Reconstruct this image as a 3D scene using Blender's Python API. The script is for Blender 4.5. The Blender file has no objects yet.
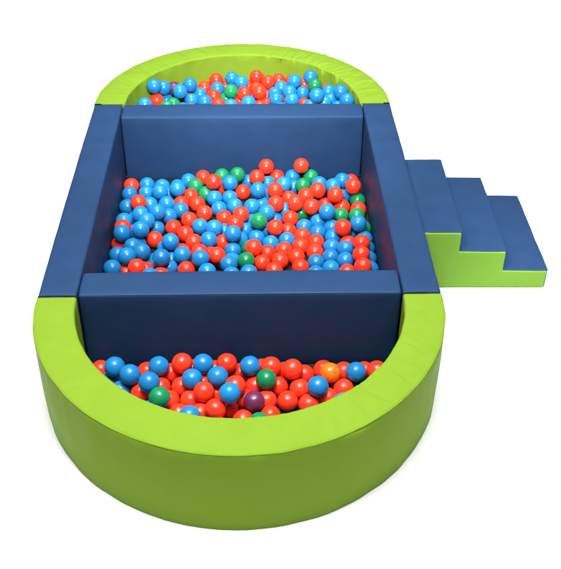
import bpy, bmesh, math, random
from mathutils import Vector, Matrix, noise

random.seed(11)
SC = bpy.context.scene
COL = SC.collection

# ---------------------------------------------------------------- sizes (half the pool width = 1)
T, H, L, TC = 0.1949, 0.4763, 2.0909, 0.1994        # foam thickness, height, side length, cross wall thickness
R_BALL = 0.0525
GAP = 0.006

BALLS = [
('f','B',-0.054,-0.397,0.190,'blue ball left of the purple ball in the front pool'),
('f','P',0.062,-0.375,0.112,'only purple plastic ball in the front pool'),
('f','B',0.375,-0.309,0.144,'blue ball below and left of the orange ball in the front pool'),
('f','R',-0.183,-0.323,0.129,'red ball in the front pool, 39 percent across from left and 61 percent back'),
('f','B',-0.547,-0.239,0.172,'blue ball in the front pool, 16 percent across from left and 71 percent back'),
('f','G',0.123,-0.246,0.135,'rightmost green plastic ball in the front pool'),
('f','B',0.043,-0.151,0.138,'blue ball above and left of the rightmost green ball in the front pool'),
('f','R',0.256,-0.168,0.129,'red ball in the front pool, 66 percent across from left and 80 percent back'),
('f','R',0.228,-0.317,0.053,'red ball in the front pool, 64 percent across from left and 62 percent back'),
('f','B',-0.447,-0.302,0.178,'blue ball above and left of the leftmost green ball in the front pool'),
('f','B',-0.117,-0.245,0.157,'blue ball in the front pool, 43 percent across from left and 70 percent back'),
('f','B',0.576,-0.178,0.113,'blue ball in the front pool, 86 percent across from left and 79 percent back'),
('f','R',-0.300,-0.123,0.138,'red ball in the front pool, 31 percent across from left and 85 percent back'),
('f','B',-0.416,-0.141,0.135,'blue ball in the front pool, 24 percent across from left and 83 percent back'),
('f','B',-0.244,-0.237,0.135,'blue ball in the front pool, 35 percent across from left and 71 percent back'),
('f','O',0.446,-0.179,0.111,'only orange plastic ball in the front pool'),
('f','B',-0.193,-0.146,0.152,'blue ball in the front pool, 38 percent across from left and 82 percent back'),
('f','B',-0.633,-0.158,0.150,'blue ball in the front pool, 11 percent across from left and 81 percent back'),
('f','G',-0.391,-0.390,0.161,'leftmost green plastic ball in the front pool'),
('f','R',-0.124,-0.429,0.116,'red ball in the front pool, 42 percent across from left and 48 percent back'),
('f','R',-0.075,-0.120,0.130,'red ball in the front pool, 45 percent across from left and 86 percent back'),
('f','R',0.291,-0.232,0.053,'red ball in the front pool, 68 percent across from left and 72 percent back'),
('m','B',-0.468,0.745,0.171,'blue ball in the middle pool, 21 percent across from left and 32 percent back'),
('f','R',0.148,-0.143,0.125,'red ball just above the rightmost green ball in the front pool'),
('m','B',-0.432,0.953,0.138,'blue ball in the middle pool, 23 percent across from left and 45 percent back'),
('m','B',-0.727,1.026,0.153,'blue ball in the middle pool, 5 percent across from left and 49 percent back'),
('m','B',-0.618,1.064,0.155,'blue ball in the middle pool, 12 percent across from left and 51 percent back'),
('m','B',-0.671,0.785,0.155,'blue ball in the middle pool, 8 percent across from left and 35 percent back'),
('m','B',-0.060,1.037,0.135,'blue ball in the middle pool, 46 percent across from left and 49 percent back'),
('m','B',-0.356,0.838,0.122,'blue ball in the middle pool, 28 percent across from left and 38 percent back'),
('m','B',-0.245,0.770,0.143,'blue ball in the middle pool, 35 percent across from left and 34 percent back'),
('m','R',0.611,1.087,0.141,'red ball just below the eleventh green ball from left in the middle pool'),
('m','B',-0.594,0.855,0.136,'blue ball in the middle pool, 13 percent across from left and 39 percent back'),
('m','G',0.099,1.163,0.143,'seventh green plastic ball from the left in the middle pool'),
('m','R',0.200,1.136,0.110,'red ball right of the seventh green ball from left in the middle pool'),
('m','R',-0.152,0.849,0.108,'red ball in the middle pool, 41 percent across from left and 38 percent back'),
('m','R',0.065,0.918,0.113,'red ball right of the sixth green ball from left in the middle pool'),
('m','B',0.709,1.127,0.142,'blue ball above and left of the rightmost green ball in the middle pool'),
('m','B',0.527,1.262,0.142,'blue ball left of the eleventh green ball from left in the middle pool'),
('m','R',0.331,1.354,0.152,'red ball above and left of the eighth green ball from left in the middle pool'),
('m','B',-0.207,1.023,0.101,'blue ball in the middle pool, 37 percent across from left and 49 percent back'),
('m','R',0.433,1.341,0.130,'red ball above and right of the eighth green ball from left in the middle pool'),
('m','R',0.593,1.453,0.147,'red ball in the middle pool, 87 percent across from left and 74 percent back'),
('m','B',0.096,1.502,0.157,'blue ball in the middle pool, 56 percent across from left and 77 percent back'),
('f','R',0.182,-0.214,0.053,'red ball below and right of the rightmost green ball in the front pool'),
('f','R',-0.253,-0.302,0.053,'red ball in the front pool, 34 percent across from left and 63 percent back'),
('m','R',0.717,1.556,0.149,'red ball just above the thirteenth green ball from left in the middle pool'),
('m','G',0.020,0.815,0.093,'fifth green plastic ball from the left in the middle pool'),
('m','R',-0.543,1.100,0.053,'red ball in the middle pool, 16 percent across from left and 53 percent back'),
('m','R',-0.195,1.630,0.144,'red ball below and left of the third green ball from left in the middle pool'),
('m','B',-0.431,1.585,0.119,'blue ball in the middle pool, 23 percent across from left and 82 percent back'),
('m','B',-0.536,1.273,0.144,'blue ball in the middle pool, 17 percent across from left and 63 percent back'),
('m','R',0.114,0.844,0.053,'red ball right of the fifth green ball from left in the middle pool'),
('m','B',-0.177,1.126,0.117,'blue ball in the middle pool, 39 percent across from left and 55 percent back'),
('m','B',-0.089,1.660,0.116,'blue ball below and right of the third green ball from left in the middle pool'),
('m','R',0.699,0.822,0.127,'red ball in the middle pool, 93 percent across from left and 37 percent back'),
('m','R',-0.249,1.392,0.053,'red ball just below the second green ball from left in the middle pool'),
('m','R',-0.608,0.699,0.134,'red ball in the middle pool, 12 percent across from left and 30 percent back'),
('m','B',-0.270,1.240,0.053,'blue ball in the middle pool, 33 percent across from left and 62 percent back'),
('m','B',-0.542,1.554,0.117,'blue ball in the middle pool, 16 percent across from left and 80 percent back'),
('m','B',-0.752,0.717,0.118,'blue ball in the middle pool, 3 percent across from left and 31 percent back'),
('m','R',0.391,1.839,0.140,'red ball above and left of the tenth green ball from left in the middle pool'),
('m','R',0.699,0.710,0.121,'red ball in the middle pool, 93 percent across from left and 30 percent back'),
('m','R',0.207,1.347,0.150,'red ball in the middle pool, 63 percent across from left and 68 percent back'),
('f','R',-0.029,-0.303,0.148,'red ball above and left of the purple ball in the front pool'),
('m','R',-0.005,1.648,0.053,'red ball just below the fourth green ball from left in the middle pool'),
('m','R',0.482,1.509,0.149,'red ball below and right of the tenth green ball from left in the middle pool'),
('m','B',0.609,0.834,0.073,'blue ball in the middle pool, 88 percent across from left and 38 percent back'),
('m','B',-0.081,0.772,0.099,'blue ball in the middle pool, 45 percent across from left and 34 percent back'),
('m','R',0.209,1.558,0.120,'red ball in the middle pool, 63 percent across from left and 80 percent back'),
('m','R',0.221,0.866,0.053,'red ball in the middle pool, 64 percent across from left and 39 percent back'),
('m','R',0.154,1.839,0.135,'red ball in the middle pool, 60 percent across from left and 97 percent back'),
('m','R',0.299,1.286,0.079,'red ball below and left of the eighth green ball from left in the middle pool'),
('f','R',-0.302,-0.206,0.053,'red ball above and right of the leftmost green ball in the front pool'),
('f','R',0.123,-0.312,0.053,'red ball right of the purple ball in the front pool'),
('f','R',0.512,-0.236,0.053,'red ball below and right of the orange ball in the front pool'),
('f','R',0.331,-0.342,0.053,'red ball in the front pool, 71 percent across from left and 59 percent back'),
('m','R',0.710,0.928,0.134,'red ball just below the rightmost green ball in the middle pool'),
('b','B',0.511,2.263,0.451,'blue ball just below the rightmost green ball in the back pool'),
('m','B',0.056,1.418,0.084,'blue ball above and left of the seventh green ball from left in the middle pool'),
('m','R',-0.358,1.158,0.053,'red ball in the middle pool, 28 percent across from left and 57 percent back'),
('m','R',-0.437,1.228,0.053,'red ball in the middle pool, 23 percent across from left and 61 percent back'),
('m','R',-0.671,1.439,0.109,'red ball in the middle pool, 8 percent across from left and 73 percent back'),
('m','R',-0.343,1.317,0.053,'red ball in the middle pool, 29 percent across from left and 66 percent back'),
('m','B',0.618,0.939,0.083,'blue ball in the middle pool, 88 percent across from left and 44 percent back'),
('m','R',0.090,1.720,0.122,'red ball in the middle pool, 56 percent across from left and 90 percent back'),
('m','R',0.322,0.900,0.053,'red ball in the middle pool, 70 percent across from left and 41 percent back'),
('m','B',0.148,1.260,0.139,'blue ball above and right of the seventh green ball from left in the middle pool'),
('m','R',0.351,1.014,0.053,'red ball in the middle pool, 72 percent across from left and 48 percent back'),
('b','B',-0.635,2.494,0.418,'blue ball in the back pool, 11 percent across from left and 50 percent back'),
('m','B',0.435,0.843,0.053,'blue ball in the middle pool, 77 percent across from left and 38 percent back'),
('m','R',0.341,0.796,0.053,'red ball in the middle pool, 71 percent across from left and 35 percent back'),
('m','R',-0.300,1.502,0.053,'red ball below and left of the second green ball from left in the middle pool'),
('b','B',-0.459,2.555,0.348,'blue ball below and right of the purple ball in the back pool'),
('b','R',0.115,2.544,0.345,'red ball in the back pool, 57 percent across from left and 56 percent back'),
('m','B',-0.189,1.542,0.071,'blue ball below and right of the second green ball from left in the middle pool'),
('m','B',-0.401,1.403,0.071,'blue ball in the middle pool, 25 percent across from left and 71 percent back'),
('m','R',-0.013,1.259,0.128,'red ball left of the seventh green ball from left in the middle pool'),
('m','R',-0.048,1.155,0.130,'red ball in the middle pool, 47 percent across from left and 56 percent back'),
('m','B',-0.593,1.177,0.141,'blue ball in the middle pool, 13 percent across from left and 58 percent back'),
('b','G',-0.091,2.578,0.336,'fourth green plastic ball from the left in the back pool'),
('m','R',0.435,0.949,0.053,'red ball in the middle pool, 77 percent across from left and 44 percent back'),
('f','R',0.319,-0.129,0.053,'red ball in the front pool, 70 percent across from left and 84 percent back'),
('m','G',-0.040,1.753,0.124,'fourth green plastic ball from the left in the middle pool'),
('m','R',0.249,0.976,0.053,'red ball in the middle pool, 65 percent across from left and 46 percent back'),
('m','B',-0.062,0.971,0.053,'blue ball above and left of the fifth green ball from left in the middle pool'),
('f','R',0.068,-0.209,0.053,'red ball below and left of the rightmost green ball in the front pool'),
('m','B',0.526,0.896,0.053,'blue ball in the middle pool, 83 percent across from left and 41 percent back'),
('m','B',-0.752,1.476,0.053,'blue ball in the middle pool, 3 percent across from left and 75 percent back'),
('m','R',-0.301,1.069,0.053,'red ball in the middle pool, 31 percent across from left and 51 percent back'),
('b','R',0.182,2.728,0.337,'red ball in the back pool, 61 percent across from left and 79 percent back'),
('m','R',0.448,1.056,0.053,'red ball in the middle pool, 78 percent across from left and 51 percent back'),
('f','R',-0.360,-0.105,0.053,'red ball in the front pool, 28 percent across from left and 87 percent back'),
('m','B',-0.471,1.325,0.077,'blue ball in the middle pool, 21 percent across from left and 67 percent back'),
('m','B',-0.157,1.443,0.053,'blue ball in the middle pool, 40 percent across from left and 73 percent back'),
('m','B',-0.752,1.630,0.053,'blue ball in the middle pool, 3 percent across from left and 85 percent back'),
('b','B',0.372,2.642,0.383,'blue ball in the back pool, 73 percent across from left and 68 percent back'),
('m','R',0.402,1.440,0.149,'red ball just below the ninth green ball from left in the middle pool'),
('m','R',-0.328,0.745,0.081,'red ball in the middle pool, 30 percent across from left and 32 percent back'),
('m','G',0.393,1.631,0.109,'ninth green plastic ball from the left in the middle pool'),
('m','R',-0.121,1.336,0.053,'red ball in the middle pool, 43 percent across from left and 67 percent back'),
('m','B',-0.056,1.475,0.053,'blue ball in the middle pool, 47 percent across from left and 75 percent back'),
('b','B',-0.391,2.652,0.353,'blue ball right of the purple ball in the back pool'),
('m','B',-0.493,1.458,0.084,'blue ball in the middle pool, 19 percent across from left and 74 percent back'),
('m','G',0.623,1.349,0.053,'eleventh green plastic ball from the left in the middle pool'),
('m','B',0.169,1.047,0.053,'blue ball in the middle pool, 60 percent across from left and 50 percent back'),
('m','B',0.084,1.110,0.053,'blue ball above and right of the sixth green ball from left in the middle pool'),
('m','B',0.269,1.080,0.053,'blue ball in the middle pool, 67 percent across from left and 52 percent back'),
('m','R',0.366,1.122,0.053,'red ball in the middle pool, 73 percent across from left and 55 percent back'),
('m','B',0.267,1.646,0.110,'blue ball in the middle pool, 67 percent across from left and 85 percent back'),
('m','B',0.465,1.160,0.053,'blue ball in the middle pool, 79 percent across from left and 57 percent back'),
('b','B',0.686,2.366,0.430,'blue ball in the back pool, 93 percent across from left and 34 percent back'),
('m','B',0.540,1.003,0.053,'blue ball in the middle pool, 84 percent across from left and 47 percent back'),
('b','R',0.096,2.827,0.334,'red ball in the back pool, 56 percent across from left and 91 percent back'),
('m','R',0.148,0.944,0.053,'red ball in the middle pool, 59 percent across from left and 44 percent back'),
('b','B',-0.016,2.716,0.340,'blue ball above and right of the fourth green ball from left in the back pool'),
('m','G',-0.321,1.703,0.067,'leftmost green plastic ball in the middle pool'),
('m','B',-0.640,1.270,0.128,'blue ball in the middle pool, 10 percent across from left and 63 percent back'),
('m','B',0.383,1.226,0.053,'blue ball just below the eighth green ball from left in the middle pool'),
('m','B',0.520,0.781,0.053,'blue ball in the middle pool, 82 percent across from left and 34 percent back'),
('m','B',-0.090,1.575,0.053,'blue ball in the middle pool, 44 percent across from left and 81 percent back'),
('b','R',0.006,2.539,0.336,'red ball right of the fourth green ball from left in the back pool'),
('b','B',0.348,2.450,0.327,'blue ball in the back pool, 72 percent across from left and 44 percent back'),
('b','B',0.431,2.592,0.311,'blue ball below and left of the rightmost green ball in the back pool'),
('m','B',0.585,1.558,0.149,'blue ball in the middle pool, 86 percent across from left and 80 percent back'),
('f','R',-0.066,-0.367,0.053,'red ball in the front pool, 46 percent across from left and 56 percent back'),
('b','B',0.235,2.494,0.311,'blue ball in the back pool, 65 percent across from left and 50 percent back'),
('b','G',0.515,2.521,0.405,'rightmost green plastic ball in the back pool'),
('b','B',0.722,2.260,0.415,'blue ball in the back pool, 95 percent across from left and 21 percent back'),
('m','B',0.556,1.107,0.053,'blue ball in the middle pool, 85 percent across from left and 54 percent back'),
('m','B',-0.542,1.220,0.053,'blue ball in the middle pool, 16 percent across from left and 60 percent back'),
('f','R',-0.496,-0.282,0.087,'red ball left of the leftmost green ball in the front pool'),
('m','B',0.652,1.639,0.141,'blue ball in the middle pool, 90 percent across from left and 85 percent back'),
('m','G',0.749,1.528,0.053,'thirteenth green plastic ball from the left in the middle pool'),
('f','R',0.523,-0.109,0.053,'red ball right of the orange ball in the front pool'),
('m','B',-0.642,1.639,0.053,'blue ball in the middle pool, 10 percent across from left and 85 percent back'),
('b','B',-0.576,2.575,0.367,'blue ball left of the purple ball in the back pool'),
('b','B',0.488,2.640,0.416,'blue ball above and left of the rightmost green ball in the back pool'),
('m','B',0.474,1.280,0.053,'blue ball below and right of the eighth green ball from left in the middle pool'),
('m','R',-0.122,1.062,0.053,'red ball in the middle pool, 42 percent across from left and 51 percent back'),
('f','R',-0.359,-0.301,0.053,'red ball right of the leftmost green ball in the front pool'),
('m','R',-0.752,1.736,0.053,'red ball in the middle pool, 3 percent across from left and 91 percent back'),
('b','B',-0.088,2.793,0.336,'blue ball just above the fourth green ball from left in the back pool'),
('m','R',-0.276,1.839,0.053,'red ball above and right of the leftmost green ball in the middle pool'),
('b','B',-0.382,2.595,0.258,'blue ball in the back pool, 26 percent across from left and 62 percent back'),
('m','B',-0.752,0.940,0.053,'blue ball in the middle pool, 3 percent across from left and 44 percent back'),
('b','R',-0.626,2.509,0.300,'red ball above and left of the leftmost green ball in the back pool'),
('m','R',-0.350,1.603,0.053,'red ball below and left of the leftmost green ball in the middle pool'),
('m','G',0.457,1.839,0.053,'tenth green plastic ball from the left in the middle pool'),
('m','B',-0.647,1.747,0.053,'blue ball in the middle pool, 10 percent across from left and 91 percent back'),
('m','B',0.332,1.839,0.053,'blue ball above and left of the ninth green ball from left in the middle pool'),
('f','R',0.419,-0.095,0.053,'red ball left of the orange ball in the front pool'),
('m','R',0.640,1.454,0.053,'red ball just above the eleventh green ball from left in the middle pool'),
('f','R',0.139,-0.416,0.053,'red ball above and right of the second green ball from left in the front pool'),
('m','G',0.723,1.320,0.071,'twelfth green plastic ball from the left in the middle pool'),
('b','R',-0.204,2.797,0.323,'red ball in the back pool, 37 percent across from left and 87 percent back'),
('m','B',-0.203,0.677,0.116,'blue ball in the middle pool, 37 percent across from left and 28 percent back'),
('m','G',-0.248,1.627,0.053,'second green plastic ball from the left in the middle pool'),
('m','B',-0.661,0.955,0.103,'blue ball in the middle pool, 9 percent across from left and 45 percent back'),
('m','R',0.185,0.766,0.053,'red ball in the middle pool, 61 percent across from left and 33 percent back'),
('m','R',0.281,1.185,0.053,'red ball in the middle pool, 67 percent across from left and 58 percent back'),
('b','B',-0.276,2.421,0.327,'blue ball in the back pool, 33 percent across from left and 41 percent back'),
('m','B',-0.432,0.774,0.076,'blue ball in the middle pool, 23 percent across from left and 34 percent back'),
('b','B',0.334,2.555,0.338,'blue ball in the back pool, 71 percent across from left and 57 percent back'),
('f','R',0.427,-0.298,0.053,'red ball just below the orange ball in the front pool'),
('m','R',0.226,1.839,0.053,'red ball in the middle pool, 64 percent across from left and 97 percent back'),
('f','R',-0.004,-0.110,0.053,'red ball in the front pool, 50 percent across from left and 87 percent back'),
('f','R',0.682,-0.174,0.117,'red ball in the front pool, 92 percent across from left and 79 percent back'),
('m','B',-0.745,1.251,0.092,'blue ball in the middle pool, 4 percent across from left and 62 percent back'),
('b','B',-0.194,2.695,0.299,'blue ball above and left of the third green ball from left in the back pool'),
('b','R',-0.218,2.591,0.289,'red ball left of the third green ball from left in the back pool'),
('f','R',-0.408,-0.208,0.053,'red ball just above the leftmost green ball in the front pool'),
('f','R',0.016,-0.300,0.053,'red ball left of the purple ball in the front pool'),
('m','B',0.015,1.190,0.053,'blue ball below and left of the seventh green ball from left in the middle pool'),
('m','B',-0.372,1.794,0.053,'blue ball above and left of the leftmost green ball in the middle pool'),
('m','G',-0.147,1.839,0.065,'third green plastic ball from the left in the middle pool'),
('m','R',-0.256,0.871,0.115,'red ball in the middle pool, 34 percent across from left and 40 percent back'),
('m','R',0.743,1.422,0.053,'red ball just above the twelfth green ball from left in the middle pool'),
('m','B',0.556,1.213,0.053,'blue ball below and left of the eleventh green ball from left in the middle pool'),
('m','B',-0.607,1.501,0.053,'blue ball in the middle pool, 12 percent across from left and 77 percent back'),
('b','R',-0.293,2.784,0.267,'red ball in the back pool, 32 percent across from left and 86 percent back'),
('f','R',-0.486,-0.092,0.053,'red ball in the front pool, 20 percent across from left and 89 percent back'),
('b','B',0.036,2.403,0.328,'blue ball in the back pool, 52 percent across from left and 38 percent back'),
('f','B',-0.246,-0.469,0.112,'blue ball in the front pool, 35 percent across from left and 43 percent back'),
('b','B',0.612,2.500,0.368,'blue ball below and right of the rightmost green ball in the back pool'),
('m','G',0.372,1.379,0.053,'eighth green plastic ball from the left in the middle pool'),
('m','R',-0.737,1.129,0.124,'red ball in the middle pool, 4 percent across from left and 55 percent back'),
('m','R',-0.405,1.507,0.053,'red ball in the middle pool, 25 percent across from left and 77 percent back'),
('m','B',0.163,1.754,0.053,'blue ball in the middle pool, 60 percent across from left and 92 percent back'),
('f','R',0.007,-0.443,0.053,'red ball left of the second green ball from left in the front pool'),
('m','R',0.299,1.563,0.053,'red ball below and left of the ninth green ball from left in the middle pool'),
('b','B',-0.324,2.683,0.259,'blue ball in the back pool, 30 percent across from left and 73 percent back'),
('m','B',0.035,0.712,0.078,'blue ball just below the fifth green ball from left in the middle pool'),
('m','B',0.500,1.617,0.129,'blue ball below and right of the tenth green ball from left in the middle pool'),
('m','B',-0.019,1.089,0.053,'blue ball above and left of the sixth green ball from left in the middle pool'),
('m','R',-0.752,1.050,0.053,'red ball in the middle pool, 3 percent across from left and 50 percent back'),
('f','R',-0.201,-0.394,0.053,'red ball in the front pool, 38 percent across from left and 52 percent back'),
('f','R',-0.724,-0.074,0.053,'red ball in the front pool, 5 percent across from left and 91 percent back'),
('b','B',0.277,2.693,0.307,'blue ball in the back pool, 67 percent across from left and 74 percent back'),
('b','B',-0.697,2.374,0.332,'blue ball in the back pool, 7 percent across from left and 35 percent back'),
('b','R',0.261,2.797,0.318,'red ball in the back pool, 66 percent across from left and 87 percent back'),
('m','B',0.034,1.778,0.053,'blue ball below and right of the fourth green ball from left in the middle pool'),
('b','B',0.229,2.599,0.303,'blue ball in the back pool, 64 percent across from left and 63 percent back'),
('m','R',0.612,0.729,0.063,'red ball in the middle pool, 88 percent across from left and 31 percent back'),
('m','R',0.533,1.467,0.057,'red ball above and left of the eleventh green ball from left in the middle pool'),
('m','B',0.115,1.500,0.053,'blue ball just above the seventh green ball from left in the middle pool'),
('m','B',0.749,1.086,0.053,'blue ball just below the rightmost green ball in the middle pool'),
('m','B',-0.544,1.724,0.053,'blue ball in the middle pool, 16 percent across from left and 90 percent back'),
('m','B',0.655,1.582,0.053,'blue ball left of the thirteenth green ball from left in the middle pool'),
('m','B',0.269,1.387,0.073,'blue ball left of the eighth green ball from left in the middle pool'),
('m','R',0.642,1.037,0.053,'red ball in the middle pool, 90 percent across from left and 50 percent back'),
('m','B',0.752,0.875,0.053,'blue ball in the middle pool, 97 percent across from left and 40 percent back'),
('m','B',0.337,1.700,0.053,'blue ball left of the ninth green ball from left in the middle pool'),
('f','R',-0.307,-0.394,0.053,'red ball below and right of the leftmost green ball in the front pool'),
('b','R',-0.178,2.448,0.289,'red ball below and left of the third green ball from left in the back pool'),
('b','B',0.568,2.307,0.374,'blue ball in the back pool, 85 percent across from left and 27 percent back'),
('b','P',-0.508,2.645,0.326,'only purple plastic ball in the back pool'),
('b','B',0.621,2.396,0.352,'blue ball in the back pool, 89 percent across from left and 38 percent back'),
('f','R',0.215,-0.106,0.053,'red ball right of the rightmost green ball in the front pool'),
('m','B',-0.530,0.865,0.053,'blue ball in the middle pool, 17 percent across from left and 39 percent back'),
('m','B',0.199,1.306,0.053,'blue ball right of the seventh green ball from left in the middle pool'),
('f','R',-0.126,-0.261,0.053,'red ball in the front pool, 42 percent across from left and 68 percent back'),
('m','B',0.428,0.730,0.053,'blue ball in the middle pool, 77 percent across from left and 31 percent back'),
('b','G',-0.507,2.500,0.271,'second green plastic ball from the left in the back pool'),
('f','B',-0.600,-0.261,0.082,'blue ball in the front pool, 13 percent across from left and 68 percent back'),
('m','R',-0.163,1.702,0.053,'red ball just below the third green ball from left in the middle pool'),
('m','B',0.138,1.200,0.053,'blue ball below and right of the seventh green ball from left in the middle pool'),
('m','G',0.752,1.202,0.053,'rightmost green plastic ball in the middle pool'),
('b','R',0.095,2.737,0.278,'red ball in the back pool, 56 percent across from left and 80 percent back'),
('b','B',-0.093,2.502,0.258,'blue ball below and right of the third green ball from left in the back pool'),
('m','G',0.039,1.001,0.053,'sixth green plastic ball from the left in the middle pool'),
('m','B',0.752,0.769,0.053,'blue ball in the middle pool, 97 percent across from left and 34 percent back'),
('m','B',-0.064,0.667,0.096,'blue ball below and left of the fifth green ball from left in the middle pool'),
('m','B',0.752,0.980,0.053,'blue ball in the middle pool, 97 percent across from left and 46 percent back'),
('m','R',-0.569,0.768,0.064,'red ball in the middle pool, 15 percent across from left and 34 percent back'),
('m','B',0.657,1.150,0.053,'blue ball left of the rightmost green ball in the middle pool'),
('m','B',-0.064,0.865,0.053,'blue ball left of the fifth green ball from left in the middle pool'),
('m','B',-0.641,1.052,0.053,'blue ball in the middle pool, 10 percent across from left and 50 percent back'),
('m','B',-0.471,1.002,0.053,'blue ball in the middle pool, 21 percent across from left and 47 percent back'),
('m','R',-0.682,0.760,0.053,'red ball in the middle pool, 8 percent across from left and 33 percent back'),
('m','R',-0.472,0.677,0.090,'red ball in the middle pool, 21 percent across from left and 28 percent back'),
('m','B',-0.523,0.600,0.141,'blue ball in the middle pool, 18 percent across from left and 24 percent back'),
('b','B',-0.565,2.587,0.259,'blue ball just above the leftmost green ball in the back pool'),
('m','B',-0.115,1.181,0.053,'blue ball in the middle pool, 43 percent across from left and 58 percent back'),
('b','R',0.450,2.693,0.333,'red ball left of the rightmost green ball in the back pool'),
('b','G',-0.544,2.404,0.296,'leftmost green plastic ball in the back pool'),
('m','R',-0.367,0.967,0.053,'red ball in the middle pool, 27 percent across from left and 45 percent back'),
('f','R',0.629,-0.109,0.053,'red ball in the front pool, 89 percent across from left and 87 percent back'),
('m','B',-0.425,0.877,0.053,'blue ball in the middle pool, 24 percent across from left and 40 percent back'),
('m','B',-0.501,1.628,0.053,'blue ball in the middle pool, 19 percent across from left and 84 percent back'),
('b','G',-0.128,2.628,0.250,'third green plastic ball from the left in the back pool'),
('b','R',-0.030,2.588,0.250,'red ball below and right of the fourth green ball from left in the back pool'),
('b','R',0.439,2.499,0.261,'red ball in the back pool, 77 percent across from left and 50 percent back'),
('b','R',0.161,2.538,0.250,'red ball in the back pool, 60 percent across from left and 55 percent back'),
('f','R',-0.196,-0.182,0.053,'red ball in the front pool, 38 percent across from left and 78 percent back'),
('b','R',0.117,2.445,0.275,'red ball in the back pool, 57 percent across from left and 44 percent back'),
('m','R',0.726,1.772,0.053,'red ball in the middle pool, 95 percent across from left and 93 percent back'),
('m','B',0.056,1.288,0.053,'blue ball left of the seventh green ball from left in the middle pool'),
('b','B',0.480,2.409,0.297,'blue ball in the back pool, 80 percent across from left and 39 percent back'),
('m','B',0.141,1.603,0.053,'blue ball in the middle pool, 59 percent across from left and 83 percent back'),
('f','B',-0.674,-0.167,0.053,'blue ball in the front pool, 8 percent across from left and 80 percent back'),
('m','B',-0.439,1.713,0.057,'blue ball left of the leftmost green ball in the middle pool'),
('m','B',-0.677,1.180,0.053,'blue ball in the middle pool, 8 percent across from left and 58 percent back'),
('f','G',0.086,-0.501,0.093,'second green plastic ball from the left in the front pool'),
('m','B',-0.685,1.329,0.053,'blue ball in the middle pool, 7 percent across from left and 67 percent back'),
('m','R',-0.193,0.930,0.053,'red ball in the middle pool, 38 percent across from left and 43 percent back'),
('b','R',0.033,2.842,0.250,'red ball in the back pool, 52 percent across from left and 93 percent back'),
('b','R',-0.136,2.831,0.250,'red ball above and left of the fourth green ball from left in the back pool'),
('f','R',-0.139,-0.087,0.053,'red ball in the front pool, 41 percent across from left and 89 percent back'),
('f','R',0.103,-0.079,0.053,'red ball above and left of the rightmost green ball in the front pool'),
('m','B',0.549,1.672,0.053,'blue ball in the middle pool, 84 percent across from left and 87 percent back'),
('b','R',0.362,2.751,0.332,'red ball in the back pool, 72 percent across from left and 81 percent back'),
('m','B',0.469,1.551,0.053,'blue ball below and right of the ninth green ball from left in the middle pool'),
('b','R',0.169,2.668,0.250,'red ball in the back pool, 61 percent across from left and 71 percent back'),
('b','B',0.667,2.302,0.336,'blue ball in the back pool, 91 percent across from left and 26 percent back'),
('b','B',-0.433,2.425,0.268,'blue ball below and right of the second green ball from left in the back pool'),
('b','R',-0.425,2.712,0.272,'red ball right of the purple ball in the back pool'),
('b','R',0.319,2.614,0.250,'red ball in the back pool, 70 percent across from left and 65 percent back'),
('b','B',0.267,2.398,0.280,'blue ball in the back pool, 67 percent across from left and 38 percent back'),
('f','R',-0.529,-0.188,0.053,'red ball in the front pool, 17 percent across from left and 77 percent back'),
]
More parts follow.
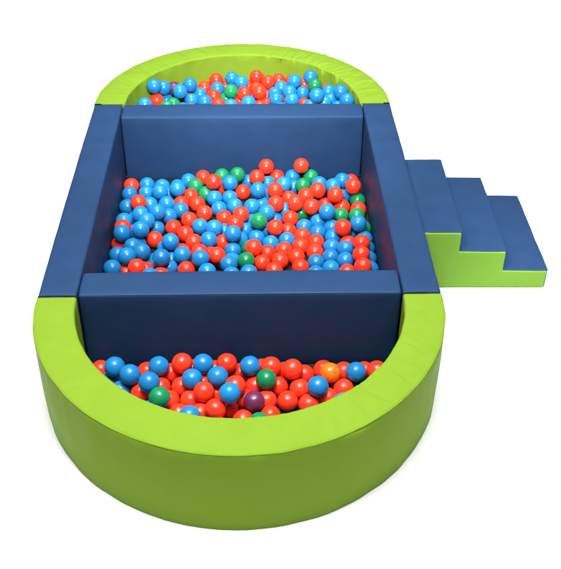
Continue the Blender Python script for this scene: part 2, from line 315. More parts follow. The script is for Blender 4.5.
UNDER = [
(0.564,2.589,0.340,'R'),
(-0.257,-0.078,0.053,'R'),
(-0.574,1.335,0.053,'B'),
(0.652,1.697,0.053,'B'),
(0.218,1.477,0.053,'R'),
(-0.442,-0.366,0.053,'B'),
(0.495,-0.371,0.087,'B'),
(-0.281,2.493,0.250,'B'),
(-0.623,0.628,0.053,'G'),
(-0.032,0.506,0.053,'B'),
(0.353,0.433,0.053,'B'),
(-0.189,0.396,0.053,'B'),
(0.334,0.599,0.053,'R'),
(0.570,0.414,0.053,'B'),
(0.170,0.564,0.053,'R'),
(0.634,0.579,0.053,'R'),
(0.528,0.520,0.053,'R'),
(0.310,0.335,0.053,'R'),
(-0.029,0.400,0.053,'B'),
(0.124,0.418,0.053,'B'),
(-0.252,0.565,0.053,'R'),
(0.752,0.480,0.053,'B'),
(-0.739,0.354,0.053,'B'),
(-0.548,0.435,0.053,'R'),
(0.735,0.627,0.053,'G'),
(0.069,0.616,0.053,'R'),
(-0.625,0.365,0.053,'R'),
(-0.298,0.441,0.053,'R'),
(-0.423,0.499,0.053,'B'),
(-0.441,0.325,0.053,'B'),
(0.677,0.334,0.053,'R'),
(0.429,0.314,0.053,'B'),
(-0.683,0.462,0.053,'R'),
(0.134,0.311,0.053,'R'),
(0.224,0.442,0.053,'R'),
(-0.531,0.538,0.053,'G'),
(-0.548,0.281,0.053,'G'),
(-0.135,0.602,0.053,'B'),
(-0.209,0.277,0.053,'R'),
(0.582,0.279,0.053,'R'),
(-0.704,0.255,0.053,'R'),
(-0.707,0.569,0.053,'R'),
(-0.664,0.864,0.053,'R'),
(-0.314,0.290,0.053,'R'),
(-0.348,0.646,0.053,'R'),
(0.510,0.622,0.053,'R'),
(-0.074,0.270,0.053,'B'),
(-0.167,0.500,0.053,'B'),
(0.039,0.252,0.053,'R'),
(0.415,0.534,0.053,'B'),
(0.082,0.513,0.053,'R'),
(0.744,0.257,0.053,'R'),
(0.475,0.433,0.100,'R'),
(0.241,0.258,0.100,'B'),
(0.661,0.493,0.100,'B'),
(0.283,0.515,0.100,'R'),
(-0.386,0.401,0.100,'B'),
(-0.437,-0.594,0.053,'B'),
(0.121,-0.602,0.053,'R'),
(0.006,-0.662,0.053,'R'),
(-0.270,-0.690,0.053,'B'),
(0.430,-0.468,0.053,'R'),
(0.305,-0.471,0.053,'B'),
(-0.555,-0.497,0.053,'B'),
(0.640,-0.310,0.053,'G'),
(-0.196,-0.564,0.053,'G'),
(0.134,-0.757,0.053,'R'),
(-0.117,-0.663,0.053,'G'),
(-0.661,-0.368,0.053,'B'),
(0.421,-0.632,0.053,'R'),
(0.294,-0.686,0.053,'B'),
(-0.356,-0.503,0.053,'B'),
(0.311,-0.577,0.053,'B'),
(0.559,-0.495,0.053,'B'),
(0.005,-0.559,0.053,'B'),
(-0.074,-0.759,0.053,'R'),
(0.195,-0.520,0.053,'B'),
(-0.554,-0.372,0.053,'B'),
(0.626,-0.416,0.053,'R'),
(-0.084,-0.499,0.053,'R'),
(-0.181,-0.742,0.053,'B'),
(0.222,-0.597,0.120,'R'),
(-0.323,-0.633,0.120,'B'),
(0.036,-0.755,0.120,'B'),
(0.498,-0.559,0.120,'R'),
(0.198,-0.698,0.120,'B'),
(-0.074,-0.589,0.120,'B'),
(0.379,-0.533,0.120,'B'),
(-0.199,-0.655,0.120,'B'),
(-0.606,-0.435,0.120,'G'),
(-0.480,-0.530,0.120,'R'),
(0.042,2.396,0.053,'B'),
(-0.488,2.145,0.053,'R'),
(-0.221,2.580,0.053,'R'),
(-0.415,2.515,0.053,'G'),
(0.082,2.259,0.053,'R'),
(-0.108,2.359,0.053,'R'),
(0.265,2.473,0.053,'R'),
(-0.582,2.324,0.053,'B'),
(0.207,2.783,0.053,'B'),
(0.248,2.574,0.053,'B'),
(0.549,2.144,0.053,'B'),
(0.653,2.451,0.053,'B'),
(0.462,2.519,0.053,'B'),
(0.072,2.540,0.053,'B'),
(0.241,2.280,0.053,'R'),
(-0.207,2.230,0.053,'G'),
(0.623,2.304,0.053,'B'),
(-0.540,2.466,0.053,'B'),
(-0.011,2.195,0.053,'R'),
(-0.619,2.213,0.053,'B'),
(0.353,2.363,0.053,'R'),
(-0.250,2.796,0.053,'R'),
(-0.058,2.649,0.053,'B'),
(0.733,2.184,0.053,'B'),
(-0.444,2.395,0.053,'G'),
(-0.479,2.664,0.053,'B'),
(-0.294,2.430,0.053,'R'),
(0.335,2.711,0.053,'B'),
(0.303,2.166,0.053,'B'),
(-0.120,2.824,0.053,'B'),
(-0.692,2.348,0.053,'R'),
(0.046,2.719,0.053,'B'),
(-0.360,2.217,0.053,'B'),
(0.011,2.835,0.053,'B'),
(-0.345,2.663,0.053,'R'),
(-0.180,2.449,0.053,'R'),
(-0.558,2.592,0.053,'R'),
(0.209,2.680,0.053,'B'),
(0.513,2.301,0.053,'B'),
(-0.043,2.512,0.053,'R'),
(0.166,2.165,0.053,'R'),
(-0.476,2.294,0.053,'R'),
(-0.277,2.317,0.053,'G'),
(0.151,2.463,0.053,'B'),
(-0.731,2.219,0.053,'B'),
(0.350,2.534,0.053,'R'),
(0.456,2.191,0.053,'R'),
(0.568,2.545,0.053,'G'),
(0.465,2.672,0.053,'B'),
(-0.112,2.156,0.053,'B'),
(-0.221,2.694,0.053,'B'),
(0.381,2.263,0.053,'B'),
(0.474,2.412,0.053,'R'),
(-0.641,2.480,0.053,'R'),
(-0.283,2.145,0.053,'R'),
(0.171,2.361,0.053,'B'),
(-0.312,2.535,0.053,'B'),
(-0.098,2.258,0.053,'R'),
(-0.008,2.307,0.053,'R'),
(0.541,2.212,0.137,'G'),
(-0.421,2.207,0.137,'R'),
(-0.035,2.710,0.137,'B'),
(-0.326,2.764,0.137,'R'),
(-0.379,2.404,0.137,'R'),
(0.243,2.170,0.137,'B'),
(0.047,2.338,0.137,'B'),
(0.681,2.245,0.137,'R'),
(0.590,2.420,0.137,'R'),
(-0.396,2.613,0.137,'B'),
(-0.651,2.420,0.137,'B'),
(-0.500,2.611,0.137,'R'),
(-0.224,2.515,0.137,'B'),
(0.113,2.715,0.137,'G'),
(0.423,2.307,0.137,'R'),
(0.349,2.441,0.137,'B'),
(0.321,2.590,0.137,'B'),
(0.020,2.453,0.137,'B'),
(0.162,2.256,0.137,'B'),
(-0.150,2.303,0.137,'B'),
(0.272,2.784,0.137,'B'),
(-0.106,2.545,0.137,'B'),
(-0.301,2.229,0.137,'B'),
(-0.523,2.410,0.137,'B'),
(0.183,2.599,0.137,'R'),
(0.315,2.299,0.137,'R'),
(-0.640,2.295,0.137,'B'),
(-0.183,2.750,0.137,'B'),
(0.473,2.585,0.137,'R'),
(-0.604,2.156,0.137,'B'),
(0.375,2.199,0.137,'B'),
(-0.045,2.825,0.137,'R'),
(0.229,2.403,0.137,'R'),
(0.113,2.834,0.137,'B'),
(-0.085,2.417,0.137,'B'),
(-0.173,2.177,0.137,'B'),
(0.391,2.726,0.137,'B'),
(-0.535,2.254,0.137,'B'),
(0.024,2.147,0.137,'B'),
(0.025,2.620,0.137,'R'),
(-0.280,2.654,0.137,'B'),
(-0.574,2.531,0.137,'G'),
(-0.257,2.386,0.137,'R'),
(-0.373,2.302,0.137,'B'),
(-0.152,2.647,0.137,'B'),
(0.503,2.477,0.137,'B'),
(-0.738,2.149,0.137,'B'),
(0.692,2.370,0.137,'B'),
(0.619,2.147,0.137,'B'),
(-0.033,2.254,0.137,'B'),
(0.269,2.681,0.137,'B'),
(0.120,2.412,0.137,'R'),
(-0.104,2.223,0.222,'G'),
(0.111,2.191,0.222,'R'),
(-0.479,2.306,0.222,'B'),
(-0.733,2.210,0.222,'B'),
(0.497,2.269,0.222,'B'),
(0.696,2.154,0.222,'B'),
(-0.482,2.199,0.222,'B'),
(0.309,2.486,0.222,'B'),
(-0.017,2.409,0.222,'B'),
(0.087,2.293,0.222,'B'),
(0.531,2.535,0.222,'B'),
(-0.248,2.200,0.222,'B'),
(-0.231,2.325,0.222,'B'),
(-0.351,2.161,0.222,'B'),
(0.642,2.298,0.222,'B'),
(0.655,2.442,0.222,'B'),
(0.216,2.770,0.222,'R'),
(0.364,2.375,0.222,'B'),
(0.328,2.731,0.222,'B'),
(-0.642,2.359,0.222,'B'),
(0.195,2.328,0.222,'B'),
(0.052,2.515,0.222,'R'),
(0.280,2.216,0.222,'B'),
(0.449,2.156,0.222,'R'),
(-0.083,2.331,0.222,'R'),
(0.379,2.265,0.222,'B'),
(0.010,2.207,0.222,'B'),
(0.421,2.679,0.222,'B'),
(-0.382,2.500,0.222,'R'),
(-0.595,2.252,0.222,'B'),
(-0.045,2.765,0.222,'R'),
(-0.343,2.353,0.222,'G'),
(0.557,2.157,0.222,'G'),
(0.555,2.368,0.222,'B'),
(0.031,2.676,0.222,'B'),
(-0.165,2.232,0.307,'B'),
(-0.564,2.149,0.307,'G'),
(0.727,2.203,0.307,'B'),
(-0.052,2.265,0.307,'B'),
(0.223,2.182,0.307,'R'),
(0.353,2.204,0.307,'R'),
(0.567,2.230,0.307,'R'),
(-0.340,2.226,0.307,'G'),
(-0.672,2.149,0.307,'B'),
(-0.682,2.260,0.307,'G'),
(-0.057,2.151,0.307,'R'),
(0.461,2.217,0.307,'R'),
(0.634,2.152,0.307,'R'),
(0.053,2.153,0.307,'R'),
(-0.418,2.146,0.307,'B'),
(-0.225,2.147,0.307,'R'),
]



# ---------------------------------------------------------------- materials
def new_mat(name):
    m = bpy.data.materials.new(name)
    m.use_nodes = True
    nt = m.node_tree
    return m, nt, nt.nodes['Principled BSDF']


def mix_rgb(nt, a, b, fac_socket):
    n = nt.nodes.new('ShaderNodeMix')
    n.data_type = 'RGBA'
    n.inputs['A'].default_value = (*a, 1)
    n.inputs['B'].default_value = (*b, 1)
    nt.links.new(fac_socket, n.inputs['Factor'])
    return n.outputs['Result']


def tex_noise(nt, vec, scale, detail=3.0, rough=0.55):
    n = nt.nodes.new('ShaderNodeTexNoise')
    n.inputs['Scale'].default_value = scale
    n.inputs['Detail'].default_value = detail
    n.inputs['Roughness'].default_value = rough
    nt.links.new(vec, n.inputs['Vector'])
    return n.outputs['Fac']


def ramp(nt, fac, lo, hi):
    n = nt.nodes.new('ShaderNodeMapRange')
    n.inputs['From Min'].default_value = lo
    n.inputs['From Max'].default_value = hi
    nt.links.new(fac, n.inputs['Value'])
    return n.outputs['Result']


def vinyl(name, base, dark, rough, spec, speck=False):
    """Coated PU cloth: fine leather grain, soft mottling, a little wear."""
    m, nt, b = new_mat(name)
    tc = nt.nodes.new('ShaderNodeTexCoord').outputs['Object']
    mott = ramp(nt, tex_noise(nt, tc, 7.0, 4.0), 0.35, 0.68)
    grain = tex_noise(nt, tc, 260.0, 2.0, 0.6)
    col = mix_rgb(nt, dark, base, mott)
    # fine woven speckle of the cloth itself
    g2 = nt.nodes.new('ShaderNodeMix')
    g2.data_type = 'RGBA'
    g2.blend_type = 'MULTIPLY'
    g2.inputs['Factor'].default_value = 0.22
    gr = nt.nodes.new('ShaderNodeMapRange')
    gr.inputs['From Min'].default_value = 0.3
    gr.inputs['From Max'].default_value = 0.7
    gr.inputs['To Min'].default_value = 0.72
    gr.inputs['To Max'].default_value = 1.18
    nt.links.new(grain, gr.inputs['Value'])
    nt.links.new(col, g2.inputs['A'])
    nt.links.new(gr.outputs['Result'], g2.inputs['B'])
    nt.links.new(g2.outputs['Result'], b.inputs['Base Color'])
    rr = nt.nodes.new('ShaderNodeMapRange')
    rr.inputs['To Min'].default_value = rough - 0.06
    rr.inputs['To Max'].default_value = rough + 0.08
    nt.links.new(mott, rr.inputs['Value'])
    nt.links.new(rr.outputs['Result'], b.inputs['Roughness'])
    b.inputs['Specular IOR Level'].default_value = spec
    bp = nt.nodes.new('ShaderNodeBump')
    bp.inputs['Strength'].default_value = 0.12
    bp.inputs['Distance'].default_value = 0.002
    nt.links.new(grain, bp.inputs['Height'])
    bp2 = nt.nodes.new('ShaderNodeBump')
    bp2.inputs['Strength'].default_value = 0.2
    bp2.inputs['Distance'].default_value = 0.012
    nt.links.new(tex_noise(nt, tc, 9.0, 3.0, 0.5), bp2.inputs['Height'])
    nt.links.new(bp.outputs['Normal'], bp2.inputs['Normal'])
    nt.links.new(bp2.outputs['Normal'], b.inputs['Normal'])
    return m


def plastic(name, base, rough=0.25):
    m, nt, b = new_mat(name)
    tc = nt.nodes.new('ShaderNodeTexCoord').outputs['Object']
    oi = nt.nodes.new('ShaderNodeObjectInfo')
    hsv = nt.nodes.new('ShaderNodeHueSaturation')
    hsv.inputs['Color'].default_value = (*base, 1)
    v = nt.nodes.new('ShaderNodeMapRange')
    v.inputs['To Min'].default_value = 0.86
    v.inputs['To Max'].default_value = 1.12
    nt.links.new(oi.outputs['Random'], v.inputs['Value'])
    nt.links.new(v.outputs['Result'], hsv.inputs['Value'])
    nt.links.new(hsv.outputs['Color'], b.inputs['Base Color'])
    sm = tex_noise(nt, tc, 30.0, 3.0)
    rr = nt.nodes.new('ShaderNodeMapRange')
    rr.inputs['To Min'].default_value = rough - 0.08
    rr.inputs['To Max'].default_value = rough + 0.12
    nt.links.new(sm, rr.inputs['Value'])
    nt.links.new(rr.outputs['Result'], b.inputs['Roughness'])
    b.inputs['Specular IOR Level'].default_value = 0.36
    b.inputs['Subsurface Weight'].default_value = 0.4      # thin translucent shell
    b.inputs['Subsurface Radius'].default_value = (1.0, 1.0, 1.0)
    b.inputs['Subsurface Scale'].default_value = 0.025
    bp = nt.nodes.new('ShaderNodeBump')
    bp.inputs['Strength'].default_value = 0.25
    bp.inputs['Distance'].default_value = 0.01
    nt.links.new(tex_noise(nt, tc, 14.0, 1.0), bp.inputs['Height'])
    nt.links.new(bp.outputs['Normal'], b.inputs['Normal'])
    return m


LIME = vinyl('lime_vinyl', (0.155, 0.258, 0.021), (0.148, 0.248, 0.019), 0.5, 0.025)
LIME_STEP = vinyl('lime_vinyl_green_cast', (0.128, 0.262, 0.030), (0.121, 0.250, 0.027), 0.5, 0.06)  # same lime vinyl, greener cast of the light put into its colour
BLUE = vinyl('blue_vinyl', (0.0122, 0.0385, 0.102), (0.0113, 0.0358, 0.095), 0.58, 0.15)
BLACK = vinyl('black_velcro', (0.008, 0.008, 0.010), (0.006, 0.006, 0.007), 0.9, 0.2)
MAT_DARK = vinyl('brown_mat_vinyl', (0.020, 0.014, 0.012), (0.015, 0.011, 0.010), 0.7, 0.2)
BALL_MATS = {
    'R': plastic('red_plastic', (0.76, 0.036, 0.013)),
    'B': plastic('blue_plastic', (0.010, 0.172, 0.415)),
    'G': plastic('green_plastic', (0.006, 0.195, 0.070)),
    'P': plastic('purple_plastic', (0.130, 0.022, 0.075)),
    'O': plastic('orange_plastic', (0.80, 0.160, 0.008)),
}


# ---------------------------------------------------------------- builders
def link(name, me, mat, parent=None):
    o = bpy.data.objects.new(name, me)
    if mat is not None:
        me.materials.append(mat)
    COL.objects.link(o)
    if parent is not None:
        o.parent = parent
    return o


def empty(name, loc, rz=0.0):
    o = bpy.data.objects.new(name, None)
    COL.objects.link(o)
    o.location = loc
    o.rotation_euler = (0, 0, rz)
    o.empty_display_size = 0.1
    return o


def tag(o, label, cat, group=None):
    o['label'] = label
    o['category'] = cat
    if group:
        o['group'] = group


def smooth(me):
    for p in me.polygons:
        p.use_smooth = True


def axis_coords(half, r, n):
    a = [-half + r * (1 - math.cos(math.radians(x))) for x in (0, 22.5, 45, 67.5)]
    mid = [-half + r + (2 * half - 2 * r) * i / n for i in range(n + 1)]
    b = [-x for x in reversed(a)]
    return a + mid + b


def foam_block(dx, dy, dz, r=0.013, n=(8, 8, 8), puff=0.004, wob=0.002, seed=0.0):
    """Upholstered block centred on its base: rounded edges, slightly puffed, uneven faces."""
    hx, hy, hz = dx / 2, dy / 2, dz / 2
    X, Y, Z = axis_coords(hx, r, n[0]), axis_coords(hy, r, n[1]), axis_coords(hz, r, n[2])
    bm = bmesh.new()
    cache = {}

    def vert(i, j, k):
        if (i, j, k) in cache:
            return cache[(i, j, k)]
        p = Vector((X[i], Y[j], Z[k]))
        c = Vector((max(-hx + r, min(hx - r, p.x)), max(-hy + r, min(hy - r, p.y)), max(-hz + r, min(hz - r, p.z))))
        d = p - c
        nrm = d.normalized() if d.length > 1e-9 else Vector((0, 0, 1))
        q = c + nrm * r
        u, v, w = q.x / hx, q.y / hy, q.z / hz
        bulge = puff * (1 - u * u * abs(u) if abs(nrm.x) < 0.7 else 1) * (1 - v * v * abs(v) if abs(nrm.y) < 0.7 else 1) * (1 - w * w * abs(w) if abs(nrm.z) < 0.7 else 1)
        nz = noise.noise(Vector((q.x * 5 + seed, q.y * 5, q.z * 5))) * wob + noise.noise(Vector((q.x * 17 + seed, q.y * 17, q.z * 17))) * wob * 0.35
        low = 0.0 if nrm.z < -0.5 else 1.0
        q = q + nrm * (bulge + nz) * low
        vt = bm.verts.new((q.x, q.y, q.z + hz))
        cache[(i, j, k)] = vt
        return vt

    def face(a, b, c, d):
        bm.faces.new((a, b, c, d))
    nx, ny, nz_ = len(X) - 1, len(Y) - 1, len(Z) - 1
    for i in range(nx):
        for j in range(ny):
            face(vert(i, j, nz_), vert(i + 1, j, nz_), vert(i + 1, j + 1, nz_), vert(i, j + 1, nz_))
            face(vert(i, j, 0), vert(i, j + 1, 0), vert(i + 1, j + 1, 0), vert(i + 1, j, 0))
    for i in range(nx):
        for k in range(nz_):
            face(vert(i, 0, k), vert(i + 1, 0, k), vert(i + 1, 0, k + 1), vert(i, 0, k + 1))
            face(vert(i, ny, k), vert(i, ny, k + 1), vert(i + 1, ny, k + 1), vert(i + 1, ny, k))
    for j in range(ny):
        for k in range(nz_):
            face(vert(0, j, k), vert(0, j, k + 1), vert(0, j + 1, k + 1), vert(0, j + 1, k))
            face(vert(nx, j, k), vert(nx, j + 1, k), vert(nx, j + 1, k + 1), vert(nx, j, k + 1))
    bm.normal_update()
    me = bpy.data.meshes.new('foam_block')
    bm.to_mesh(me)
    bm.free()
    smooth(me)
    return me


def tube(points, rad, closed=False, sides=8):
    bm = bmesh.new()
    rings = []
    n = len(points)
    for i, p in enumerate(points):
        a = points[(i - 1) % n] if (closed or i > 0) else p
        b = points[(i + 1) % n] if (closed or i < n - 1) else p
        d = (Vector(b) - Vector(a)).normalized()
        up = Vector((0, 0, 1)) if abs(d.z) < 0.9 else Vector((1, 0, 0))
        s = d.cross(up).normalized()
        u = s.cross(d)
        rings.append([bm.verts.new(Vector(p) + (s * math.cos(q) + u * math.sin(q)) * rad) for q in [2 * math.pi * k / sides for k in range(sides)]])
    m = n if closed else n - 1
    for i in range(m):
        r0, r1 = rings[i], rings[(i + 1) % n]
        for k in range(sides):
            bm.faces.new((r0[k], r0[(k + 1) % sides], r1[(k + 1) % sides], r1[k]))
    if not closed:
        bm.faces.new(rings[0])
        bm.faces.new(list(reversed(rings[-1])))
    bmesh.ops.recalc_face_normals(bm, faces=bm.faces)
    me = bpy.data.meshes.new('tube')
    bm.to_mesh(me)
    bm.free()
    smooth(me)
    return me


def half_ring(ao, bo, ai, bi, sgn, creases, seed, folds=(), nseg=320):
    """Half ring of foam: rounded-rectangle section swept round half an ellipse."""
    r = 0.014
    # section: (w across 0 inner..1 outer, z, part)
    sec = []

    def arc(cx, cz, a0, a1, n=5):
        for i in range(n + 1):
            a = math.radians(a0 + (a1 - a0) * i / max(n, 1))
            sec.append((cx, cz, r * math.cos(a), r * math.sin(a)))
    arc(1, 0.004, 0, 0, 0)
    nz = 9
    for i in range(1, nz):
        sec.append((1, r + (H - 2 * r) * i / nz, r, 0))
    arc(1, H - r, 0, 90)
    nt_ = 12
    for i in range(1, nt_):
        sec.append((1 - i / nt_, H - r, 0, r))
    arc(0, H - r, 90, 180)
    for i in range(1, nz):
        sec.append((0, H - r - (H - 2 * r) * i / nz, -r, 0))
    arc(0, 0.004, 180, 180, 0)
    bm = bmesh.new()
    rows = []
    for s in range(nseg + 1):
        a = math.pi * s / nseg
        ca, sa = math.cos(a), math.sin(a)
        row = []
        for (w, z, ow, oz) in sec:
            A = (ai + r) + (ao - ai - 2 * r) * w + ow
            B = (bi + r) + (bo - bi - 2 * r) * w + ow
            x, y = A * ca, B * sa
            zz = z + oz
            endf = min(1.0, min(s, nseg - s) / 14.0)
            # slack cloth: shallow radial puckers on the top, soft folds on the sides
            ang = a * 1.0
            if oz > 0.3 * r:
                env = creases(a)
                k = noise.noise(Vector((ang * 30 + seed, w * 1.6, 2.3))) + 0.6 * noise.noise(Vector((ang * 64 + seed, w * 2.5, 7.7)))
                zz += endf * (0.0055 * env * k + 0.003 * noise.noise(Vector((ang * 6 + seed, w * 2, 0.5)))) + 0.004 * math.sin(math.pi * w) * endf
                for (fa, famp, fw, lean, w0) in folds:      # single pulled creases in the cloth
                    zz -= famp * math.exp(-((a - fa - lean * (w - 0.5)) / fw) ** 2) * math.exp(-((w - w0) / 0.3) ** 2)
                    zz += 0.6 * famp * math.exp(-((a - fa - lean * (w - 0.5) - 1.8 * fw) / fw) ** 2) * math.exp(-((w - w0) / 0.3) ** 2)
            else:
                nside = noise.noise(Vector((ang * 7 + seed, z * 4, 5.1 + w * 9))) * 0.004
                if w < 0.5:
                    nside += noise.noise(Vector((ang * 18 + seed, z * 2.2, 3.3))) * 0.0035 * creases(a) * (1 - abs(2 * z / H - 1) ** 2)
                else:
                    nside += noise.noise(Vector((ang * 18 + seed, z * 2.4, 9.3))) * 0.0016 + 0.004 * (1 - (2 * z / H - 1) ** 2)
                x += ca * nside * endf
                y += sa * nside * endf
            # hand-cut foam: rim wavers a little
            wav = 0.0035 * noise.noise(Vector((ang * 9 + seed, 4.0 + w, 1.0))) * endf
            row.append(bm.verts.new((x + ca * wav, sgn * (y + sa * wav + GAP), max(zz, 0.002))))
        rows.append(row)
    n = len(sec)
    for s in range(nseg):
        for k in range(n):
            bm.faces.new((rows[s][k], rows[s + 1][k], rows[s + 1][(k + 1) % n], rows[s][(k + 1) % n]))
    bm.faces.new(rows[0])
    bm.faces.new(list(reversed(rows[-1])))
    bmesh.ops.recalc_face_normals(bm, faces=bm.faces)
    bm.normal_update()
    me = bpy.data.meshes.new('half_ring')
    bm.to_mesh(me)
    bm.free()
    smooth(me)
    me.polygons[-1].use_smooth = False
    me.polygons[-2].use_smooth = False
    # seam piping follows the outer rim
    pts = []
    for s in range(3, nseg - 2):
        a = math.pi * s / nseg
        wav = 0.0035 * noise.noise(Vector((a * 9 + seed, 5.0, 1.0))) * min(1.0, min(s, nseg - s) / 14.0)
        pts.append(((ao - 0.0045 + wav) * math.cos(a), sgn * ((bo - 0.0045 + wav) * math.sin(a) + GAP), H - 0.0055 + 0.0015 * noise.noise(Vector((a * 14, seed, 2)))))
    return me, tube(pts, 0.0042)


# ---------------------------------------------------------------- the setting
bm = bmesh.new()
bmesh.ops.create_grid(bm, x_segments=2, y_segments=2, size=40)
gm = bpy.data.meshes.new('ground')
bm.to_mesh(gm)
bm.free()
m, nt, b = new_mat('white_studio_floor')
tcg = nt.nodes.new('ShaderNodeTexCoord').outputs['Object']
nt.links.new(mix_rgb(nt, (0.78, 0.78, 0.78), (0.81, 0.81, 0.81), tex_noise(nt, tcg, 3.0)), b.inputs['Base Color'])
b.inputs['Roughness'].default_value = 0.9
b.inputs['Specular IOR Level'].default_value = 0.1
ground = link('ground', gm, m)
ground['kind'] = 'structure'

# ---------------------------------------------------------------- foam walls
W_IN = 1 - T


def wall(name, cx, cy, dx, dy, seed, n):
    o = link(name, foam_block(dx, dy, H, n=n, seed=seed), BLUE)
    o.location = (cx, cy, 0.002)
    return o


def strip(parent, x0, x1, y, z0, z1, name='velcro_strip'):
    me = foam_block(abs(x1 - x0), 0.006, z1 - z0, r=0.0015, n=(3, 1, 3), puff=0, wob=0)
    s = link(name, me, BLACK, parent)
    s.location = ((x0 + x1) / 2, y, z0)
    return s


left = wall('side_wall', -1 + T / 2, L / 2, T - GAP, L - 2 * GAP, 1.0, (8, 60, 12))
tag(left, 'long blue vinyl foam wall on the left side, opposite the steps', 'foam wall', 'blue foam side walls')
right = wall('side_wall', 1 - T / 2, L / 2, T - GAP, L - 2 * GAP, 9.0, (8, 60, 12))
tag(right, 'long blue vinyl foam wall on the right side, against the steps', 'foam wall', 'blue foam side walls')
for w_ in (left, right):
    for e in (-1, 1):
        strip(w_, -T * 0.46, T * 0.46, e * (L / 2 + 0.001), 0.05, H - 0.006)
# ends of the black fastening tape that peep out of the joints on top
for (w_, e, x0, x1) in ((left, -1, -0.092, -0.036), (left, -1, 0.030, 0.088), (left, 1, -0.094, -0.046), (right, -1, -0.085, 0.020), (right, 1, 0.050, 0.090)):
    strip(w_, x0, x1, e * (L / 2 + 0.002), H - 0.05, H + 0.0015)

near_wall = wall('cross_wall', 0, TC / 2 + 0.001, 2 * W_IN - 2 * GAP, TC - GAP, 21.0, (50, 8, 12))
tag(near_wall, 'blue foam cross wall between the middle pool and the large front pool', 'foam wall', 'blue foam cross walls')
far_wall = wall('cross_wall', 0, L - TC / 2 - 0.001, 2 * W_IN - 2 * GAP, TC - GAP, 33.0, (50, 8, 12))
tag(far_wall, 'blue foam cross wall at the back of the middle pool', 'foam wall', 'blue foam cross walls')

# ---------------------------------------------------------------- lime half rings


def front_creases(a):
    return 0.3 + 0.5 * math.exp(-((a - 0.75) / 0.5) ** 2)


def back_creases(a):
    return 0.5 + 1.3 * math.exp(-((a - 0.7) / 0.55) ** 2)


fr = empty('half_ring', (0, 0, 0))
me, pipe = half_ring(1.0, 1.0439, W_IN, 0.828, -1, front_creases, 3.0,
                     ((2.42, 0.0045, 0.016, 0.10, 0.8), (2.62, 0.003, 0.013, -0.08, 0.35), (1.1, 0.004, 0.014, 0.06, 0.7), (0.86, 0.005, 0.014, -0.07, 0.6), (0.66, 0.0045, 0.012, 0.05, 0.75), (0.45, 0.004, 0.013, 0.08, 0.4), (1.62, 0.003, 0.018, 0.05, 0.95)))
link('foam_body', me, LIME, fr)
link('piping', pipe, LIME, fr)
tag(fr, 'lime green foam half ring at the front, its tall outer side facing the viewer', 'foam half ring', 'lime green half rings')
bk = empty('half_ring', (0, L, 0))
me, pipe = half_ring(1.0, 1.0145, 0.7934, 0.808, 1, back_creases, 14.0,
                     tuple((0.28 + 0.085 * i + 0.02 * math.sin(i * 5.1), 0.006 + 0.003 * math.sin(i * 2.3), 0.014, 0.05 * math.cos(i * 3.7), 0.5 + 0.3 * math.sin(i * 1.9)) for i in range(12)) + ((1.9, 0.004, 0.02, 0.05, 0.6), (2.5, 0.004, 0.02, -0.06, 0.4)))
link('foam_body', me, LIME, bk)
link('piping', pipe, LIME, bk)
tag(bk, 'lime green foam half ring at the back, only its rim and inner side showing', 'foam half ring', 'lime green half rings')

# ---------------------------------------------------------------- floor mats inside the pools


def half_disc(a, b, sgn, h=0.006):
    bm = bmesh.new()
    N = 48
    lo = [bm.verts.new((a * math.cos(math.pi * i / N), sgn * b * math.sin(math.pi * i / N), 0)) for i in range(N + 1)]
    hi = [bm.verts.new(v.co + Vector((0, 0, h))) for v in lo]
    bm.faces.new(hi)
    bm.faces.new(list(reversed(lo)))
    for i in range(N + 1):
        j = (i + 1) % (N + 1)
        bm.faces.new((lo[i], lo[j], hi[j], hi[i]))
    bmesh.ops.recalc_face_normals(bm, faces=bm.faces)
    me = bpy.data.meshes.new('floor_mat')
    bm.to_mesh(me)
    bm.free()
    return me


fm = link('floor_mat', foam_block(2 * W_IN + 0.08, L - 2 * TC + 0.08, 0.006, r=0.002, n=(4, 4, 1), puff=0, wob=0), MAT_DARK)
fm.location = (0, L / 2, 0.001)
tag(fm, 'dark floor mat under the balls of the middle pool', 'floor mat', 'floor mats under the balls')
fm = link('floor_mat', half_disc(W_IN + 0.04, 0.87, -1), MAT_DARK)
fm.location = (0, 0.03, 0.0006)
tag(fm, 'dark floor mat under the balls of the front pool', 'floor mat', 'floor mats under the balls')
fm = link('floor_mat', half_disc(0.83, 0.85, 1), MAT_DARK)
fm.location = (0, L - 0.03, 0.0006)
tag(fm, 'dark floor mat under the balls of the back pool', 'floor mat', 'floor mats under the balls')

# ---------------------------------------------------------------- steps
YS0, YS1 = 0.656, 1.484
XS = (1.006, 1.240, 1.509, 1.768)
HS = (0.3866, 0.2564, 0.1222)
yc = (YS0 + YS1) / 2
st = empty('foam_steps', (1.0, yc, 0), -0.016)
tag(st, 'three lime sided foam steps with blue treads leading up to the right wall', 'steps')
# stepped body, lime: outline extruded along y with rounded edges
prof = [(XS[0], 0.002), (XS[3], 0.002), (XS[3], HS[2]), (XS[2], HS[2]), (XS[2], HS[1]), (XS[1], HS[1]), (XS[1], HS[0]), (XS[0], HS[0])]
bm = bmesh.new()
f0 = bm.faces.new([bm.verts.new((x - 1.0, YS0 - yc, z)) for x, z in prof])
ext = bmesh.ops.extrude_face_region(bm, geom=[f0])
bmesh.ops.translate(bm, verts=[v for v in ext['geom'] if isinstance(v, bmesh.types.BMVert)], vec=(0, YS1 - YS0, 0))
bmesh.ops.recalc_face_normals(bm, faces=bm.faces)
bmesh.ops.bevel(bm, geom=list(bm.edges), offset=0.013, segments=4, affect='EDGES', profile=0.6)
me = bpy.data.meshes.new('foam_body')
bm.to_mesh(me)
bm.free()
smooth(me)
me.set_sharp_from_angle(angle=math.radians(40))
link('foam_body', me, LIME_STEP, st)
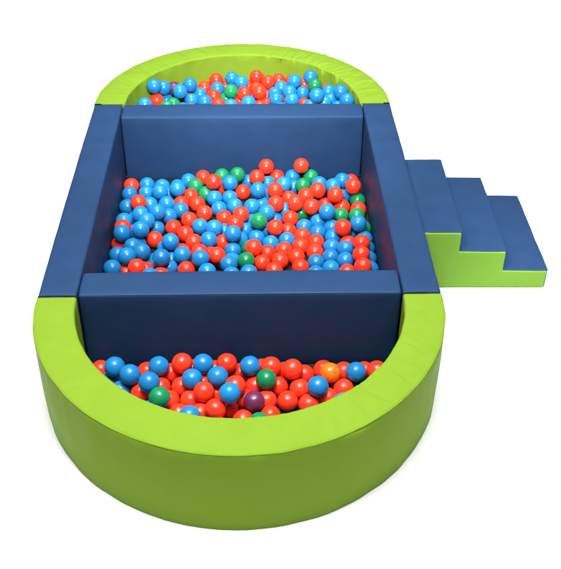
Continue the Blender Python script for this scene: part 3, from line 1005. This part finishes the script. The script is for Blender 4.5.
for i in range(3):
    xa, xb = XS[i], XS[i + 1]
    w0 = 0.0 if i == 0 else 0.004
    tr = link('tread', foam_block(xb - xa - w0 + 0.004, YS1 - YS0 - 0.018, 0.010, r=0.0045, n=(14, 30, 1), puff=0.002, wob=0.003, seed=40.0 + 7 * i), BLUE, st)
    tr.location = ((xa + w0 + xb + 0.004) / 2 - 1.0, 0.0, HS[i] - 0.005)
    zb = HS[i + 1] + 0.006 if i < 2 else 0.006
    rs = link('riser', foam_block(0.008, YS1 - YS0 - 0.014, HS[i] - 0.006 - zb, r=0.003, n=(1, 30, 8), puff=0.001, wob=0.002, seed=70.0 + 5 * i), BLUE, st)
    rs.location = (xb - 1.0 - 0.0005, 0.0, zb)

# ---------------------------------------------------------------- balls
bm = bmesh.new()
bmesh.ops.create_uvsphere(bm, u_segments=40, v_segments=24, radius=R_BALL)
for v in bm.verts:      # slight dents of thin blown plastic and the raised moulding line
    n = v.co.normalized()
    v.co += n * (0.0009 * noise.noise(n * 2.2 + Vector((3, 1, 7))))
ball_me = bpy.data.meshes.new('plastic_ball')
bm.to_mesh(ball_me)
bm.free()
smooth(ball_me)
ball_me.materials.append(BALL_MATS['R'])
protos = {}
POOLS = {'m': 'balls in the middle pool', 'f': 'balls in the front pool', 'b': 'balls in the back pool'}
for (pl, c, x, y, z, lab) in BALLS:
    if c not in protos:
        o = bpy.data.objects.new('plastic_ball', ball_me)
        o.material_slots[0].link = 'OBJECT'
        o.material_slots[0].material = BALL_MATS[c]
        protos[c] = o
    else:
        o = protos[c].copy()
    COL.objects.link(o)
    o.location = (x, y, z)
    o.rotation_euler = (random.uniform(0, 6.28), random.uniform(0, 6.28), random.uniform(0, 6.28))
    tag(o, lab, 'ball', POOLS[pl])

# the rest of the pile, under and behind the balls one can see
order = ['R', 'B', 'G', 'P', 'O']
tb = bmesh.new()
bmesh.ops.create_uvsphere(tb, u_segments=24, v_segments=14, radius=R_BALL)
tb.verts.ensure_lookup_table()
tv = [v.co.copy() for v in tb.verts]
tf = [[v.index for v in f.verts] for f in tb.faces]
tb.free()
pv, pf, pm = [], [], []
for (x, y, z, c) in UNDER:
    k = len(pv)
    pv += [(q.x + x, q.y + y, q.z + z) for q in tv]
    pf += [[k + i for i in f] for f in tf]
    pm += [order.index(c)] * len(tf)
um = bpy.data.meshes.new('ball_pile')
um.from_pydata(pv, [], pf)
um.polygons.foreach_set('material_index', pm)
smooth(um)
for c in order:
    um.materials.append(BALL_MATS[c])
up = link('ball_pile', um, None)
up['kind'] = 'stuff'
tag(up, 'remaining red, blue and green balls deep in the three pools', 'balls')

# ---------------------------------------------------------------- light


def area(name, loc, target, size, power, shape='DISK', col=(1, 1, 1)):
    l = bpy.data.lights.new(name, 'AREA')
    l.shape = shape
    l.size = size
    l.energy = power
    l.color = col
    o = bpy.data.objects.new(name, l)
    COL.objects.link(o)
    o.location = loc
    o.rotation_euler = (Vector(target) - Vector(loc)).to_track_quat('-Z', 'Y').to_euler()
    return o


world = bpy.data.worlds.new('World')
SC.world = world
world.use_nodes = True
bg = world.node_tree.nodes['Background']
bg.inputs['Color'].default_value = (1.0, 1.0, 1.0, 1)
bg.inputs['Strength'].default_value = 0.18

s = area('overhead_softbox', (0.0, 1.6, 5.0), (0.0, 1.6, 0), 11.0, 640, 'SQUARE')
s.data.spread = math.radians(60)
for i, (dx, dy) in enumerate(((0, 0), (0.34, 0.08), (-0.36, 0.04), (0.12, 0.42), (-0.14, -0.36))):
    area('ceiling_spot', (-0.1 + dx, -0.9 + dy, 3.4), (0, 1.9, 0), 0.08, 27)
k = area('rear_fill', (0.05, -0.75, 2.6), (0.05, 2.75, 0.3), 0.12, 29)  # added fill lamp, brightens the back pool and the far cross wall
k.data.spread = math.radians(52)
k = area('steps_fill', (2.9, -1.1, 2.3), (1.55, 0.75, 0.1), 0.3, 4)  # added fill lamp, only there to lift the lime side of the steps
k.data.spread = math.radians(30)


# ---------------------------------------------------------------- camera
cam = bpy.data.cameras.new('camera')
cam.sensor_fit = 'HORIZONTAL'
cam.sensor_width = 36.0
cam.lens = 915.939 / 561 * 36
cam.clip_end = 500
co = bpy.data.objects.new('camera', cam)
COL.objects.link(co)
co.location = (0.07623, -3.56548, 3.2663)
co.rotation_mode = 'XYZ'
co.rotation_euler = (0.91787, -0.00848, -0.02728)
SC.camera = co

SC.view_settings.view_transform = 'Standard'
SC.view_settings.look = 'None'
SC.view_settings.exposure = 0.0
SC.view_settings.gamma = 1.0
SC.cycles.max_bounces = 8
